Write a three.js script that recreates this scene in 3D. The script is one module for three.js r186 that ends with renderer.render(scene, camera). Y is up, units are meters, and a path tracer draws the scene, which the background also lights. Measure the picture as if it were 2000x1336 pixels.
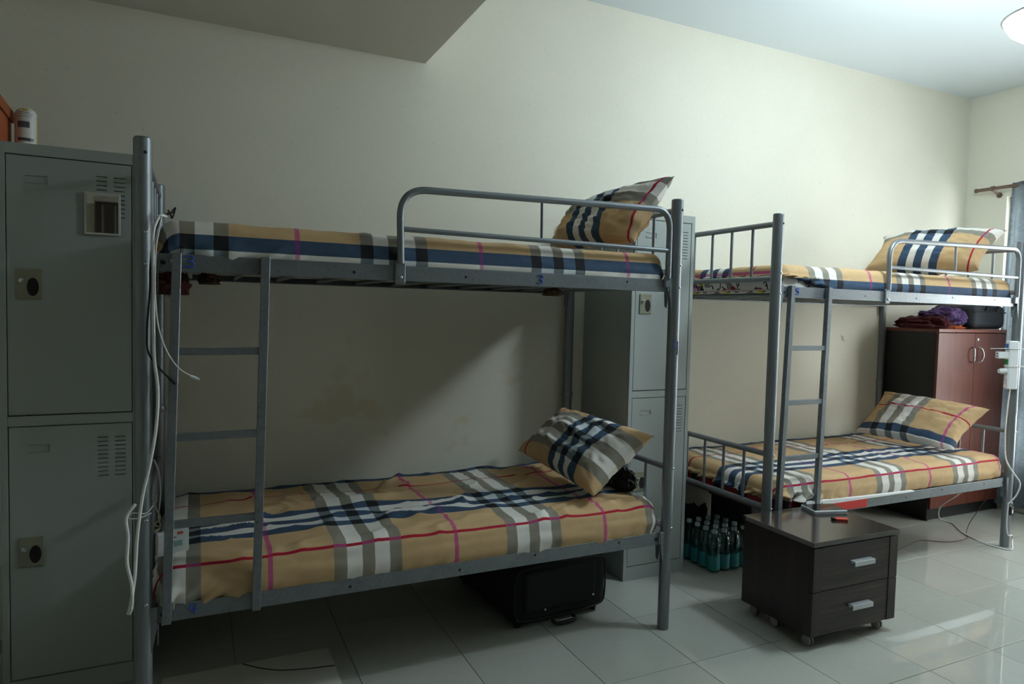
import * as THREE from 'three';
import { RoundedBoxGeometry } from 'three/addons/geometries/RoundedBoxGeometry.js';
import { mergeGeometries } from 'three/addons/utils/BufferGeometryUtils.js';
import { ImprovedNoise } from 'three/addons/math/ImprovedNoise.js';

// ---------------------------------------------------------------- camera, sky, exposure
const scene = new THREE.Scene();
const renderer = new THREE.WebGLRenderer({ antialias: true });
renderer.toneMapping = THREE.LinearToneMapping;
renderer.toneMappingExposure = 1.0;
renderer.shadowMap.enabled = true;
const camera = new THREE.PerspectiveCamera(2 * Math.atan(668 / 1305.2) * 180 / Math.PI, 2000 / 1336, 0.05, 60);
camera.position.set(0.1429, 1.3479, 2.2564);
camera.rotation.order = 'YXZ';
camera.rotation.set(-0.0468, -0.4418, 0.0239);
scene.add(camera);
const SKY = .95, LAMP = 5.2;
scene.background = new THREE.Color().setRGB(12 * SKY, 12.5 * SKY, 12.5 * SKY);      // hazy daylight outside the window

// ---------------------------------------------------------------- dimensions (metres), read from the photograph
const WALL = -0.925, FRONT = 5.2, LEFT = -2.0, RIGHT = 5.45, CEIL = 3.03;   // inner faces of the room
const SOFFIT_X = 1.147, SOFFIT_Y = 2.537;
const BED_L = 1.96, BED_D = 0.87, POST_H = 1.829, PR = 0.025;

// ---------------------------------------------------------------- helpers
let seed = 7;
const rnd = () => (seed = (seed * 16807) % 2147483647) / 2147483647;
const N = new ImprovedNoise();
const noise = (x, y, z = 0) => N.noise(x, y, z);
const fbm = (x, y, z = 0) => noise(x, y, z) + 0.5 * noise(x * 2.1, y * 2.1, z + 3.1) + 0.25 * noise(x * 4.3, y * 4.3, z + 7.7);
const V = (x, y, z) => new THREE.Vector3(x, y, z);
const taken = {};
function numbered(n) { const k = taken[n] = (taken[n] ?? -1) + 1; return k ? n + '_' + String(k).padStart(3, '0') : n; }
function clean(g) {                                   // same attributes for every geometry so that they can be merged
  let q = g.index ? g.toNonIndexed() : g;
  for (const k of Object.keys(q.attributes)) if (!['position', 'normal', 'uv'].includes(k)) q.deleteAttribute(k);
  q.morphAttributes = {};
  return q;
}
const join = (list) => list.length === 1 ? list[0] : mergeGeometries(list.map(clean), false);
function obj(name, geo, mat, parent = scene, data) {
  const g = Array.isArray(geo) ? join(geo) : geo;
  const m = new THREE.Mesh(g, mat); m.castShadow = m.receiveShadow = true;
  m.name = parent === scene ? numbered(name) : name;
  parent.add(m); if (data) Object.assign(m.userData, data);
  return m;
}
function thing(name, label, category, [x, y, z] = [0, 0, 0], turn = 0, group) {
  const o = new THREE.Group(); o.name = numbered(name); scene.add(o);
  o.position.set(x, y, z); o.rotation.y = turn; o.userData = { label, category }; if (group) o.userData.group = group;
  return o;
}
function tag(o, label, category, group) { Object.assign(o.userData, { label, category }); if (group) o.userData.group = group; return o; }
const struct = (name, geo, mat) => obj(name, geo, mat, scene, { kind: 'structure' });
// box between two corners, optionally with rounded edges
function box(x0, x1, y0, y1, z0, z1, r = 0) {
  const w = x1 - x0, h = y1 - y0, d = z1 - z0;
  const g = r > 0 ? new RoundedBoxGeometry(w, h, d, 2, r) : new THREE.BoxGeometry(w, h, d);
  const p = g.attributes.position, n = g.attributes.normal, uv = g.attributes.uv;
  for (let i = 0; i < p.count; i++) {                 // uv in metres
    const ax = Math.abs(n.getX(i)), ay = Math.abs(n.getY(i)), az = Math.abs(n.getZ(i));
    const X = p.getX(i) + (x0 + x1) / 2, Y = p.getY(i) + (y0 + y1) / 2, Z = p.getZ(i) + (z0 + z1) / 2;
    if (ay >= ax && ay >= az) uv.setXY(i, X, Z); else if (ax >= az) uv.setXY(i, Z, Y); else uv.setXY(i, X, Y);
  }
  return g.translate((x0 + x1) / 2, (y0 + y1) / 2, (z0 + z1) / 2);
}
function rod(a, b, r, seg = 12, r2 = r) {              // straight round bar
  const d = b.clone().sub(a), g = new THREE.CylinderGeometry(r2, r, d.length(), seg, 1);
  g.applyQuaternion(new THREE.Quaternion().setFromUnitVectors(V(0, 1, 0), d.clone().normalize()));
  const m = a.clone().add(b).multiplyScalar(0.5);
  return g.translate(m.x, m.y, m.z);
}
const spline = (pts, r, n = 60, seg = 8, closed = false) => new THREE.TubeGeometry(new THREE.CatmullRomCurve3(pts.map(p => V(...p)), closed, 'centripetal'), n, r, seg, closed);
const ball = (x, y, z, r, sx = 1, sy = 1, sz = 1) => new THREE.SphereGeometry(r, 14, 10).scale(sx, sy, sz).translate(x, y, z);
const lathe = (pts, seg = 24) => new THREE.LatheGeometry(pts.map(p => new THREE.Vector2(...p)), seg);
function capEnds(pts, r) { return [ball(...pts[0], r), ball(...pts[pts.length - 1], r)]; }
function cable(pts, r, n = 80) { return join([spline(pts, r, n, 8), ...capEnds(pts, r)].map(clean)); }

// ---------------------------------------------------------------- textures
function tex(w, h, fn, srgb = true, rep = true) {
  const d = new Uint8Array(w * h * 4);
  for (let y = 0; y < h; y++) for (let x = 0; x < w; x++) {
    const c = fn(x / w, y / h), i = (y * w + x) * 4;
    d[i] = c[0]; d[i + 1] = c[1]; d[i + 2] = c[2]; d[i + 3] = 255;
  }
  const t = new THREE.DataTexture(d, w, h); t.magFilter = THREE.LinearFilter; t.minFilter = THREE.LinearMipmapLinearFilter; t.generateMipmaps = true;
  if (rep) t.wrapS = t.wrapT = THREE.RepeatWrapping;
  if (srgb) t.colorSpace = THREE.SRGBColorSpace;
  t.needsUpdate = true; return t;
}
function canvasTex(w, h, draw) {
  const c = document.createElement('canvas'); c.width = w; c.height = h; const g = c.getContext('2d'); draw(g, w, h);
  const t = new THREE.CanvasTexture(c); t.colorSpace = THREE.SRGBColorSpace; t.wrapS = t.wrapT = THREE.RepeatWrapping; return t;
}
const clamp = (v) => Math.max(0, Math.min(255, v));
// noise that repeats with the tile
const pn = (u, v, f, z = 0) => { const a = (x, y) => noise(x * f, y * f, z); return (a(u, v) * (1 - u) + a(u - 1, v) * u) * (1 - v) + (a(u, v - 1) * (1 - u) + a(u - 1, v - 1) * u) * v; };

// plaid bed linen: grey and white bars along one way, navy and white the other, thin red and pink lines
const PLAID = 0.644, PLAID_T = 0.60;
const TAN = [197, 165, 121], GREY = [138, 133, 119], WHITE = [222, 218, 210], NAVY = [54, 76, 100], BLACK = [20, 23, 27], RED = [168, 18, 44], PINK = [192, 92, 130];
const plaidTex = tex(1024, 1024, (u, v) => {
  const s = u * PLAID, t = v * PLAID_T;
  let cs = -1, ct = -1;                                // 1 dark bar, 0 white bar, 2 thin line
  if (s < .235) cs = (s < .043 || (s > .096 && s < .139) || s > .192) ? 1 : 0; else if (Math.abs(s - .44) < .0075) cs = 2;
  if (t < .215) ct = (t < .046 || (t > .085 && t < .130) || t > .169) ? 1 : 0; else if (Math.abs(t - .378) < .0048) ct = 2;
  let c;
  if (ct === 1) c = cs === 1 ? BLACK : cs === 2 ? [110, 60, 120] : cs === 0 ? [62, 86, 112] : NAVY;
  else if (ct === 0) c = cs === 1 ? [112, 124, 130] : cs === 2 ? [205, 150, 175] : cs === 0 ? [214, 220, 224] : WHITE;
  else if (ct === 2) c = cs === 1 ? [165, 60, 110] : cs === 2 ? [190, 30, 80] : RED;
  else c = cs === 1 ? GREY : cs === 0 ? WHITE : cs === 2 ? PINK : TAN;
  const w = 5 * (((Math.floor(u * 1024) + Math.floor(v * 1024)) % 2) - .5) + 7 * pn(u, v, 22) + 4 * pn(u, v, 90, 4);
  return [clamp(c[0] + w), clamp(c[1] + w), clamp(c[2] + w)];
});
const clothBump = tex(256, 256, (u, v) => { const q = 128 + 50 * pn(u, v, 12) + 40 * pn(u, v, 40, 2); return [q, q, q]; }, false);
const wallTex = tex(512, 512, (u, v) => { const q = 2.4 * (pn(u, v, 5) + .6 * pn(u, v, 13, 5)) + 2 * pn(u, v, 110, 3); return [clamp(222 + q), clamp(219 + q), clamp(203 + q)]; });
wallTex.repeat.set(1 / 2.4, 1 / 2.4);
// the long wall: one map over its whole face, with the brownish rub marks behind the lower near bunk and a few specks
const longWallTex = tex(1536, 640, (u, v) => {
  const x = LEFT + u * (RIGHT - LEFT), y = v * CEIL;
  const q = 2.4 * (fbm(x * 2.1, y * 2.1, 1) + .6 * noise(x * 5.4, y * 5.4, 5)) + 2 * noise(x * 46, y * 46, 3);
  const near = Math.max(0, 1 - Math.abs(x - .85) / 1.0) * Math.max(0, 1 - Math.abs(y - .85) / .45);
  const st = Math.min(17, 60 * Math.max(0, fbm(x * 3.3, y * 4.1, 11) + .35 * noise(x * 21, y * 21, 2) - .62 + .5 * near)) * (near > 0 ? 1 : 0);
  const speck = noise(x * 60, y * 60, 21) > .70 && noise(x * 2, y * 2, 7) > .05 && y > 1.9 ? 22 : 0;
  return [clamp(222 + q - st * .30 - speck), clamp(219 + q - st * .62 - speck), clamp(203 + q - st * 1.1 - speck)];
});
const metalRough = tex(256, 256, (u, v) => { const q = 110 + 40 * pn(u, v, 9) + 55 * pn(u, v, 34, 2); return [q, q, q]; }, false);
const metalMap = tex(512, 512, (u, v) => { const q = 9 * pn(u, v, 6) + 12 * pn(u, v, 26, 2) - 40 * Math.max(0, pn(u, v, 19, 9) - .42); return [clamp(127 + q), clamp(133 + q), clamp(137 + q)]; });
metalMap.repeat.set(3, 3); metalRough.repeat.set(3, 3);
const woodGrain = (base, amp, fx, fy) => tex(512, 512, (u, v) => {
  const q = amp * (pn(u, v, 1) * .3 + noise(u * fx, v * fy, 1.5) + .6 * noise(u * fx * 2.7, v * fy * 2, 6.5));
  return [clamp(base[0] + q), clamp(base[1] + q * .75), clamp(base[2] + q * .6)];
});
const std = (o) => new THREE.MeshStandardMaterial(o), phys = (o) => new THREE.MeshPhysicalMaterial(o);

const M = {
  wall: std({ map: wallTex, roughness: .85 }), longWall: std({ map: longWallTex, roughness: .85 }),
  ceiling: std({ color: 0xdce5e9, roughness: .9 }),
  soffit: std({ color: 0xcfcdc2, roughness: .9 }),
  grout: std({ color: 0x77766f, roughness: .9 }),
  metal: std({ map: metalMap, roughnessMap: metalRough, roughness: .95, metalness: .55 }),
  darkMetal: std({ color: 0x24272a, roughness: .5, metalness: .5 }),
  chrome: std({ color: 0xc9ced2, roughness: .22, metalness: 1 }),
  locker: std({ color: 0x9aa19c, roughness: .48 }),
  lockerDark: std({ color: 0x0c0d0c, roughness: .8 }),
  lockPlate: std({ color: 0x84836e, roughness: .5 }),
  plaid: phys({ map: plaidTex, bumpMap: clothBump, bumpScale: .0008, roughness: .92, sheen: .15, sheenRoughness: .6 }),
  white: std({ color: 0xe4e6e6, roughness: .45 }),
  cableWhite: std({ color: 0xd8d9d5, roughness: .5 }),
  black: std({ color: 0x101113, roughness: .55 }),
  blackCloth: std({ color: 0x0d0d0f, roughness: .85 }),
  red: std({ color: 0xc01d12, roughness: .6 }),
  ink: std({ color: 0x2450b8, roughness: .6 }),
  blackInk: std({ color: 0x1c1a16, roughness: .7 }),
};
const tileMats = [0, 1, 2].map(k => {
  const off = [0, 3, -3][k];
  return phys({ map: tex(256, 256, (u, v) => { const q = 3 * pn(u, v, 4, k) + 2.5 * pn(u, v, 40, k + 4) + off; return [clamp(170 + q), clamp(172 + q), clamp(163 + q)]; }), roughness: .015, ior: 1.6 });
});

// ---------------------------------------------------------------- the room
const T = .12;
// floor: a bed of grout with each tile on it
const floor = struct('floor', box(LEFT - T, RIGHT + T, -.12, -.004, WALL - T, FRONT + T), M.grout);
{
  const S = .404, x0 = 1.490, z0 = .278, gap = .0012;
  const full = box(-S / 2 + gap, S / 2 - gap, -.012, 0, -S / 2 + gap, S / 2 - gap, .0012);
  for (let i = -9; i < 10; i++) for (let j = -3; j < 13; j++) {
    let xa = x0 + i * S, xb = xa + S, za = z0 + j * S, zb = za + S;
    xa = Math.max(xa, LEFT); xb = Math.min(xb, RIGHT); za = Math.max(za, WALL); zb = Math.min(zb, FRONT);
    if (xb - xa < .02 || zb - za < .02) continue;
    const whole = xb - xa > S - .001 && zb - za > S - .001;
    const t = obj('tile', whole ? full : box(-(xb - xa) / 2 + gap, (xb - xa) / 2 - gap, -.012, 0, -(zb - za) / 2 + gap, (zb - za) / 2 - gap, .0012), tileMats[Math.floor(rnd() * 3)], floor);
    t.position.set((xa + xb) / 2, 0, (za + zb) / 2);
  }
}
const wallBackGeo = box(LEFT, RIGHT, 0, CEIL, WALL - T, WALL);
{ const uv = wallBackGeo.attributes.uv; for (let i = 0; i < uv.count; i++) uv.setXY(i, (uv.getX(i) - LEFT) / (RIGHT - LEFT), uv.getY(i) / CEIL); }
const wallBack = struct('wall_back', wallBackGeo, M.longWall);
struct('wall_left', box(LEFT - T, LEFT, 0, CEIL, WALL, FRONT), M.wall);
struct('ceiling', box(LEFT - T, RIGHT + T, CEIL, CEIL + .12, WALL - T, FRONT + T), M.ceiling);
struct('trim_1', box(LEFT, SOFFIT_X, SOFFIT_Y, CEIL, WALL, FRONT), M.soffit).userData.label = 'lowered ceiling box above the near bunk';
// right wall with the window opening
const WIN = { z0: -.64, z1: 1.06, y0: .33, y1: 2.26, b0: .75, b1: .93 };
struct('wall_right', [
  box(RIGHT, RIGHT + T, 0, CEIL, WALL, WIN.z0), box(RIGHT, RIGHT + T, 0, CEIL, WIN.z1, FRONT),
  box(RIGHT, RIGHT + T, 0, WIN.y0, WIN.z0, WIN.z1), box(RIGHT, RIGHT + T, WIN.y1, CEIL, WIN.z0, WIN.z1),
], M.wall);
struct('wall_front', box(LEFT - T, RIGHT + T, 0, CEIL, FRONT, FRONT + T), M.wall);
// tall dark wardrobes: mirror shows the first, the unseen rest added to absorb bounce
{
  const dk = std({ map: woodGrain([48, 36, 31], 10, 40, 3), roughness: .5 }), strip = std({ color: 0x77736d, roughness: .4, metalness: .4 });
  const W = 5.98, h = 2.32, t = thing('wardrobe_bounce_absorber', 'row of tall dark wardrobe doors, first seen in the small locker mirror, rest added unseen to absorb bounced light', 'wardrobe', [-.76, 0, FRONT - .55]);
  obj('carcass', box(0, W, 0, h, .02, .548), dk, t); obj('cornice', box(-.008, W + .008, h, h + .05, -.01, .548, .003), std({ color: 0x8f8a7e, roughness: .6 }), t);
  for (let k = 0; k < 18; k++) { const a = .01 + k * .3315, d = obj('door', box(a, a + .326, .08, h - .01, 0, .02, .002), dk, t); for (const e of [.05, .16, .27]) obj('edge_strip', box(a + e, a + e + .014, .10, h - .03, -.006, .001, .002), strip, d); }
}
// window: white aluminium frame, a rail across, glass
{
  const X0 = RIGHT + .05, X1 = RIGHT + .09;
  const fr = std({ color: 0xd9dcdc, roughness: .4 });
  const cut = [WIN.z0, -.07, .50, WIN.z1], parts = [];
  for (const z of [WIN.z0 + .02, -.07, .50, WIN.z1 - .02]) parts.push(box(X0, X1, WIN.y0, WIN.y1, z - .025, z + .025));
  for (const y of [WIN.y0 + .02, WIN.y1 - .02]) parts.push(box(X0, X1, y - .025, y + .025, WIN.z0, WIN.z1));
  parts.push(box(RIGHT + .04, RIGHT + .1, WIN.b0, WIN.b1, WIN.z0, WIN.z1));
  const w = struct('window_1', parts, fr);
  const glass = phys({ color: 0xffffff, roughness: 0, transmission: 1, thickness: 0, ior: 1.5 });
  for (let i = 0; i < 3; i++) for (const [a, b] of [[WIN.y0 + .045, WIN.b0], [WIN.b1, WIN.y1 - .045]])
    obj('pane', box(X0 + .018, X0 + .022, a, b, cut[i] + .045, cut[i + 1] - .025), glass, w);
}

// ---------------------------------------------------------------- hanging lamp: frosted bowl under a short rod
{
  const l = thing('pendant_lamp', 'round frosted glass lamp hanging below the ceiling, switched on, at the right edge', 'lamp', [3.213, -.13, .718]);
  obj('canopy', lathe([[0, CEIL], [.06, CEIL], [.058, CEIL - .02], [.03, CEIL - .035], [0, CEIL - .035]]).translate(0, .13, 0), M.white, l);
  obj('rod', rod(V(0, 2.74, 0), V(0, CEIL + .10, 0), .01), M.chrome, l);
  obj('glass_bowl', lathe([[0, 2.600], [.06, 2.604], [.11, 2.622], [.145, 2.650], [.165, 2.684], [.17, 2.70], [.166, 2.704], [.12, 2.722], [.05, 2.74], [0, 2.745]], 40), std({ color: 0xffffff, roughness: .3, emissive: 0xf2fbff, emissiveIntensity: 2.5 }), l);
  obj('rim', new THREE.TorusGeometry(.171, .005, 8, 40).rotateX(Math.PI / 2).translate(0, 2.70, 0), M.chrome, l);
  const pl = new THREE.PointLight(new THREE.Color().setRGB(.845, 1.0, 1.08), LAMP, 0, 2);
  pl.position.set(0, 2.68, 0); pl.castShadow = true; pl.shadow.radius = 7; l.add(pl);
}

// ---------------------------------------------------------------- bunk beds
function stroke(pts, r = .0022) { return cable(pts, r, 40); }
const glyph = {                                       // handwriting, x right, y up, about 1 high
  3: [[[.0, .85], [.3, 1], [.6, .85], [.45, .6], [.2, .52], [.5, .45], [.62, .2], [.3, 0], [0, .12]]],
  4: [[[.15, 1], [.05, .5], [.3, .42], [.65, .5]], [[.5, .95], [.47, .5], [.45, 0]]],
  5: [[[.6, 1], [.1, 1], [.08, .6], [.4, .62], [.55, .35], [.4, .05], [.05, .05]], [[.1, 1], [.35, 1.02], [.62, 1.02]]],
};
function mark(parent, ch, x, y, z, h, mat = M.ink, w = 1) {
  const g = glyph[ch].map(l => stroke(l.map(([a, b]) => [x + a * h * w, y + b * h, z + .001]), .0022).scale(1, 1, 1));
  return obj('pen_mark', g, mat, parent, { label: 'handwritten number ' + ch + ' in blue ink' });
}
function bunkBed(label, at) {
  const b = thing('bunk_bed', label, 'bunk bed', at, 0, 'grey metal bunk beds along the wall');
  // posts, with a cap, a seam where upper and lower halves join, and bolts
  for (const [x, z] of [[0, 0], [BED_L, 0], [0, -BED_D], [BED_L, -BED_D]]) {
    const p = obj('post', lathe([[0, 0], [PR - .002, 0], [PR - .001, .004], [PR - .001, .80], [PR, .802], [PR, POST_H - .006], [PR - .003, POST_H - .001], [PR - .006, POST_H - .001], [PR - .008, POST_H - .004], [0, POST_H - .004]], 28).translate(x, 0, z), M.metal, b);
    const s = x ? 1 : 1;
    for (const y of [1.782, 1.553, 1.46, .697, .44]) obj('bolt', lathe([[0, .004], [.003, .0035], [.005, .002], [.0055, 0]], 12).rotateX(Math.PI / 2).translate(x + s * .008, y, z + PR - .0025), y > 1.77 ? M.black : M.chrome, p);
    if (z < 0) obj('collar', [rod(V(x - .03, .905, z), V(x + .03, .905, z), .008), lathe([[PR, .89], [PR + .004, .892], [PR + .004, .918], [PR, .92]], 20).translate(x, 0, z)], M.metal, p);
  }
  // long rails: angle iron, and hook plates that hang on the posts
  const rails = {};
  for (const [k, y0, y1] of [['up', 1.442, 1.494], ['low', .369, .421]]) for (const f of [0, 1]) {
    const z = f ? 0 : -BED_D, zi = f ? -1 : 1;
    const g = [f ? box(.034, BED_L - .034, y0, y1, -.004, 0, .001) : box(.034, BED_L - .034, y0, y1, -BED_D, -BED_D + .004, .001),
      f ? box(.034, BED_L - .034, y0, y0 + .004, -.038, -.003) : box(.034, BED_L - .034, y0, y0 + .004, -BED_D + .003, -BED_D + .038)];
    const r = obj('side_rail', g, M.metal, b); rails[k + f] = r;
    for (const s of [0, 1]) {
      const X = s ? BED_L : 0, d = s ? -1 : 1;
      obj('bolt', lathe([[0, .005], [.004, .0045], [.007, .002], [.0075, 0]], 12).rotateX(f ? Math.PI / 2 : -Math.PI / 2).translate(X + d * .052, (y0 + y1) / 2, z - zi * .0005), M.black, r);
      const sh = new THREE.Shape(); sh.moveTo(d * .0, .055); sh.lineTo(d * .038, .055); sh.lineTo(d * .036, -.005); sh.lineTo(d * .022, -.082); sh.lineTo(d * .012, -.075); sh.lineTo(d * .012, 0); sh.closePath();
      obj('hook_plate', new THREE.ExtrudeGeometry(sh, { depth: .004, bevelEnabled: true, bevelSize: .0008, bevelThickness: .0008, bevelSegments: 1 }).translate(X, y0, z - zi * (f ? .011 : -.0065) - (f ? .002 : 0)), M.metal, b);
      const tab = new THREE.Shape(); tab.moveTo(0, 0); tab.lineTo(.03, 0); tab.lineTo(.026, -.062); tab.lineTo(.012, -.072); tab.closePath();
      obj('hook_plate', new THREE.ExtrudeGeometry(tab, { depth: .003, bevelEnabled: false }).rotateY(Math.PI / 2).translate(X + d * .037, y0 + .002, z + (f ? .008 : .03)), M.metal, b);
    }
    if (f) for (const x of [.62, 1.02, 1.33, 1.72]) obj('rail_hole', lathe([[0, .0006], [.005, .0005], [.005, 0]], 12).rotateX(Math.PI / 2).translate(x, y0 + .02 + .012 * ((x * 10) % 2), -.0002), M.black, r);
  }
  // slats under each mattress
  for (const y of [1.4475, .3745]) for (let i = 0; i < 11; i++) obj('slat', rod(V(.12 + i * .172, y + .009, -BED_D + .006), V(.12 + i * .172, y + .009, -.006), .0085, 10), M.metal, b);
  // head and foot ends: two tubes with five thin bars between, for each bunk
  for (const X of [0, BED_L]) for (const [ya, yb] of [[1.528, 1.782], [.4415, .697]]) {
    for (const y of [ya, yb]) obj('end_rail', rod(V(X, y, -PR + .004), V(X, y, -BED_D + PR - .004), .0135, 14), M.metal, b);
    for (let i = 0; i < 5; i++) { const z = -BED_D / 2 + (i - 2) * .14; obj('end_bar', rod(V(X, ya + .008, z), V(X, yb - .008, z), .0075, 10), M.metal, b); }
  }
  // guard rail of the upper bunk
  const gp = new THREE.CurvePath(), z = .012;
  const P = (x, y) => V(x, y, z);
  gp.add(new THREE.LineCurve3(P(.776, 1.50), P(.772, 1.655))); gp.add(new THREE.QuadraticBezierCurve3(P(.772, 1.655), P(.770, 1.755), P(.868, 1.757)));
  gp.add(new THREE.LineCurve3(P(.868, 1.757), P(1.84, 1.778))); gp.add(new THREE.QuadraticBezierCurve3(P(1.84, 1.778), P(1.912, 1.778), P(1.914, 1.70))); gp.add(new THREE.LineCurve3(P(1.914, 1.70), P(1.914, 1.497)));
  const guard = obj('guard_rail', new THREE.TubeGeometry(gp, 160, .0125, 14, false), M.metal, b);
  obj('guard_foot', box(.758, .794, 1.43, 1.506, .0, .012, .004), M.metal, guard);
  obj('guard_foot', box(1.899, 1.929, 1.46, 1.506, .0, .014, .004), M.metal, guard);
  obj('bolt', lathe([[0, .005], [.004, .0045], [.006, .002], [.0065, 0]], 12).rotateX(Math.PI / 2).translate(.778, 1.453, .012), M.chrome, guard);
  obj('guard_bar', rod(P(.776, 1.618), P(1.914, 1.612), .0095, 12), M.metal, guard);
  obj('guard_bar', rod(P(1.318, 1.612), P(1.316, 1.766), .006, 10), M.metal, guard);
  // ladder of square tube
  const bar = (x0, y0, x1, y1, w) => { const sh = new THREE.Shape(); sh.moveTo(x0 - w, y0); sh.lineTo(x0 + w, y0); sh.lineTo(x1 + w, y1); sh.lineTo(x1 - w, y1); sh.closePath(); return new THREE.ExtrudeGeometry(sh, { depth: .022, bevelEnabled: true, bevelSize: .0012, bevelThickness: .0012, bevelSegments: 1 }).translate(0, 0, .002); };
  for (const [xt, xb] of [[.090, .062], [.340, .318]]) obj('ladder_stile', bar(xb, .372, xt, 1.496, .0115), M.metal, b);
  for (const y of [1.202, .941, .674]) { const k = (y - .372) / 1.124; obj('ladder_rung', box(.062 + k * .028 + .010, .318 + k * .022 - .010, y - .0115, y + .0115, .005, .022, .002), M.metal, b); }
  b.userData.rails = undefined; delete b.userData.rails;
  return [b, rails];
}
const [bed1, rails1] = bunkBed('grey metal bunk bed nearest the camera, rail marked 3, black suitcase underneath', [0, 0, 0]);
mark(rails1.up1, 3, .112, 1.456, .0005, .034, M.ink, 1.1); mark(rails1.up1, 3, 1.312, 1.452, .0005, .034, M.ink, .9); mark(rails1.low1, 4, .125, .382, .0005, .032);
{ // the number on the right post and the wall-side note
  const pm = obj('pen_mark', [stroke([[BED_L - .012, 1.245, .0235], [BED_L - .013, 1.21, .023], [BED_L + .006, 1.207, .0256]], .0013), stroke([[BED_L + .006, 1.235, .0256], [BED_L + .006, 1.18, .0256]], .0013)], M.ink, bed1, { label: 'handwritten number 4 in blue ink' });
}
const B2 = [2.592, 0, -.053];
const [bed2, rails2] = bunkBed('grey metal bunk bed beyond the grey locker, rail marked 5, by the curtain', B2);
mark(rails2.up1, 5, .132, 1.456, .0005, .03);

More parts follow.
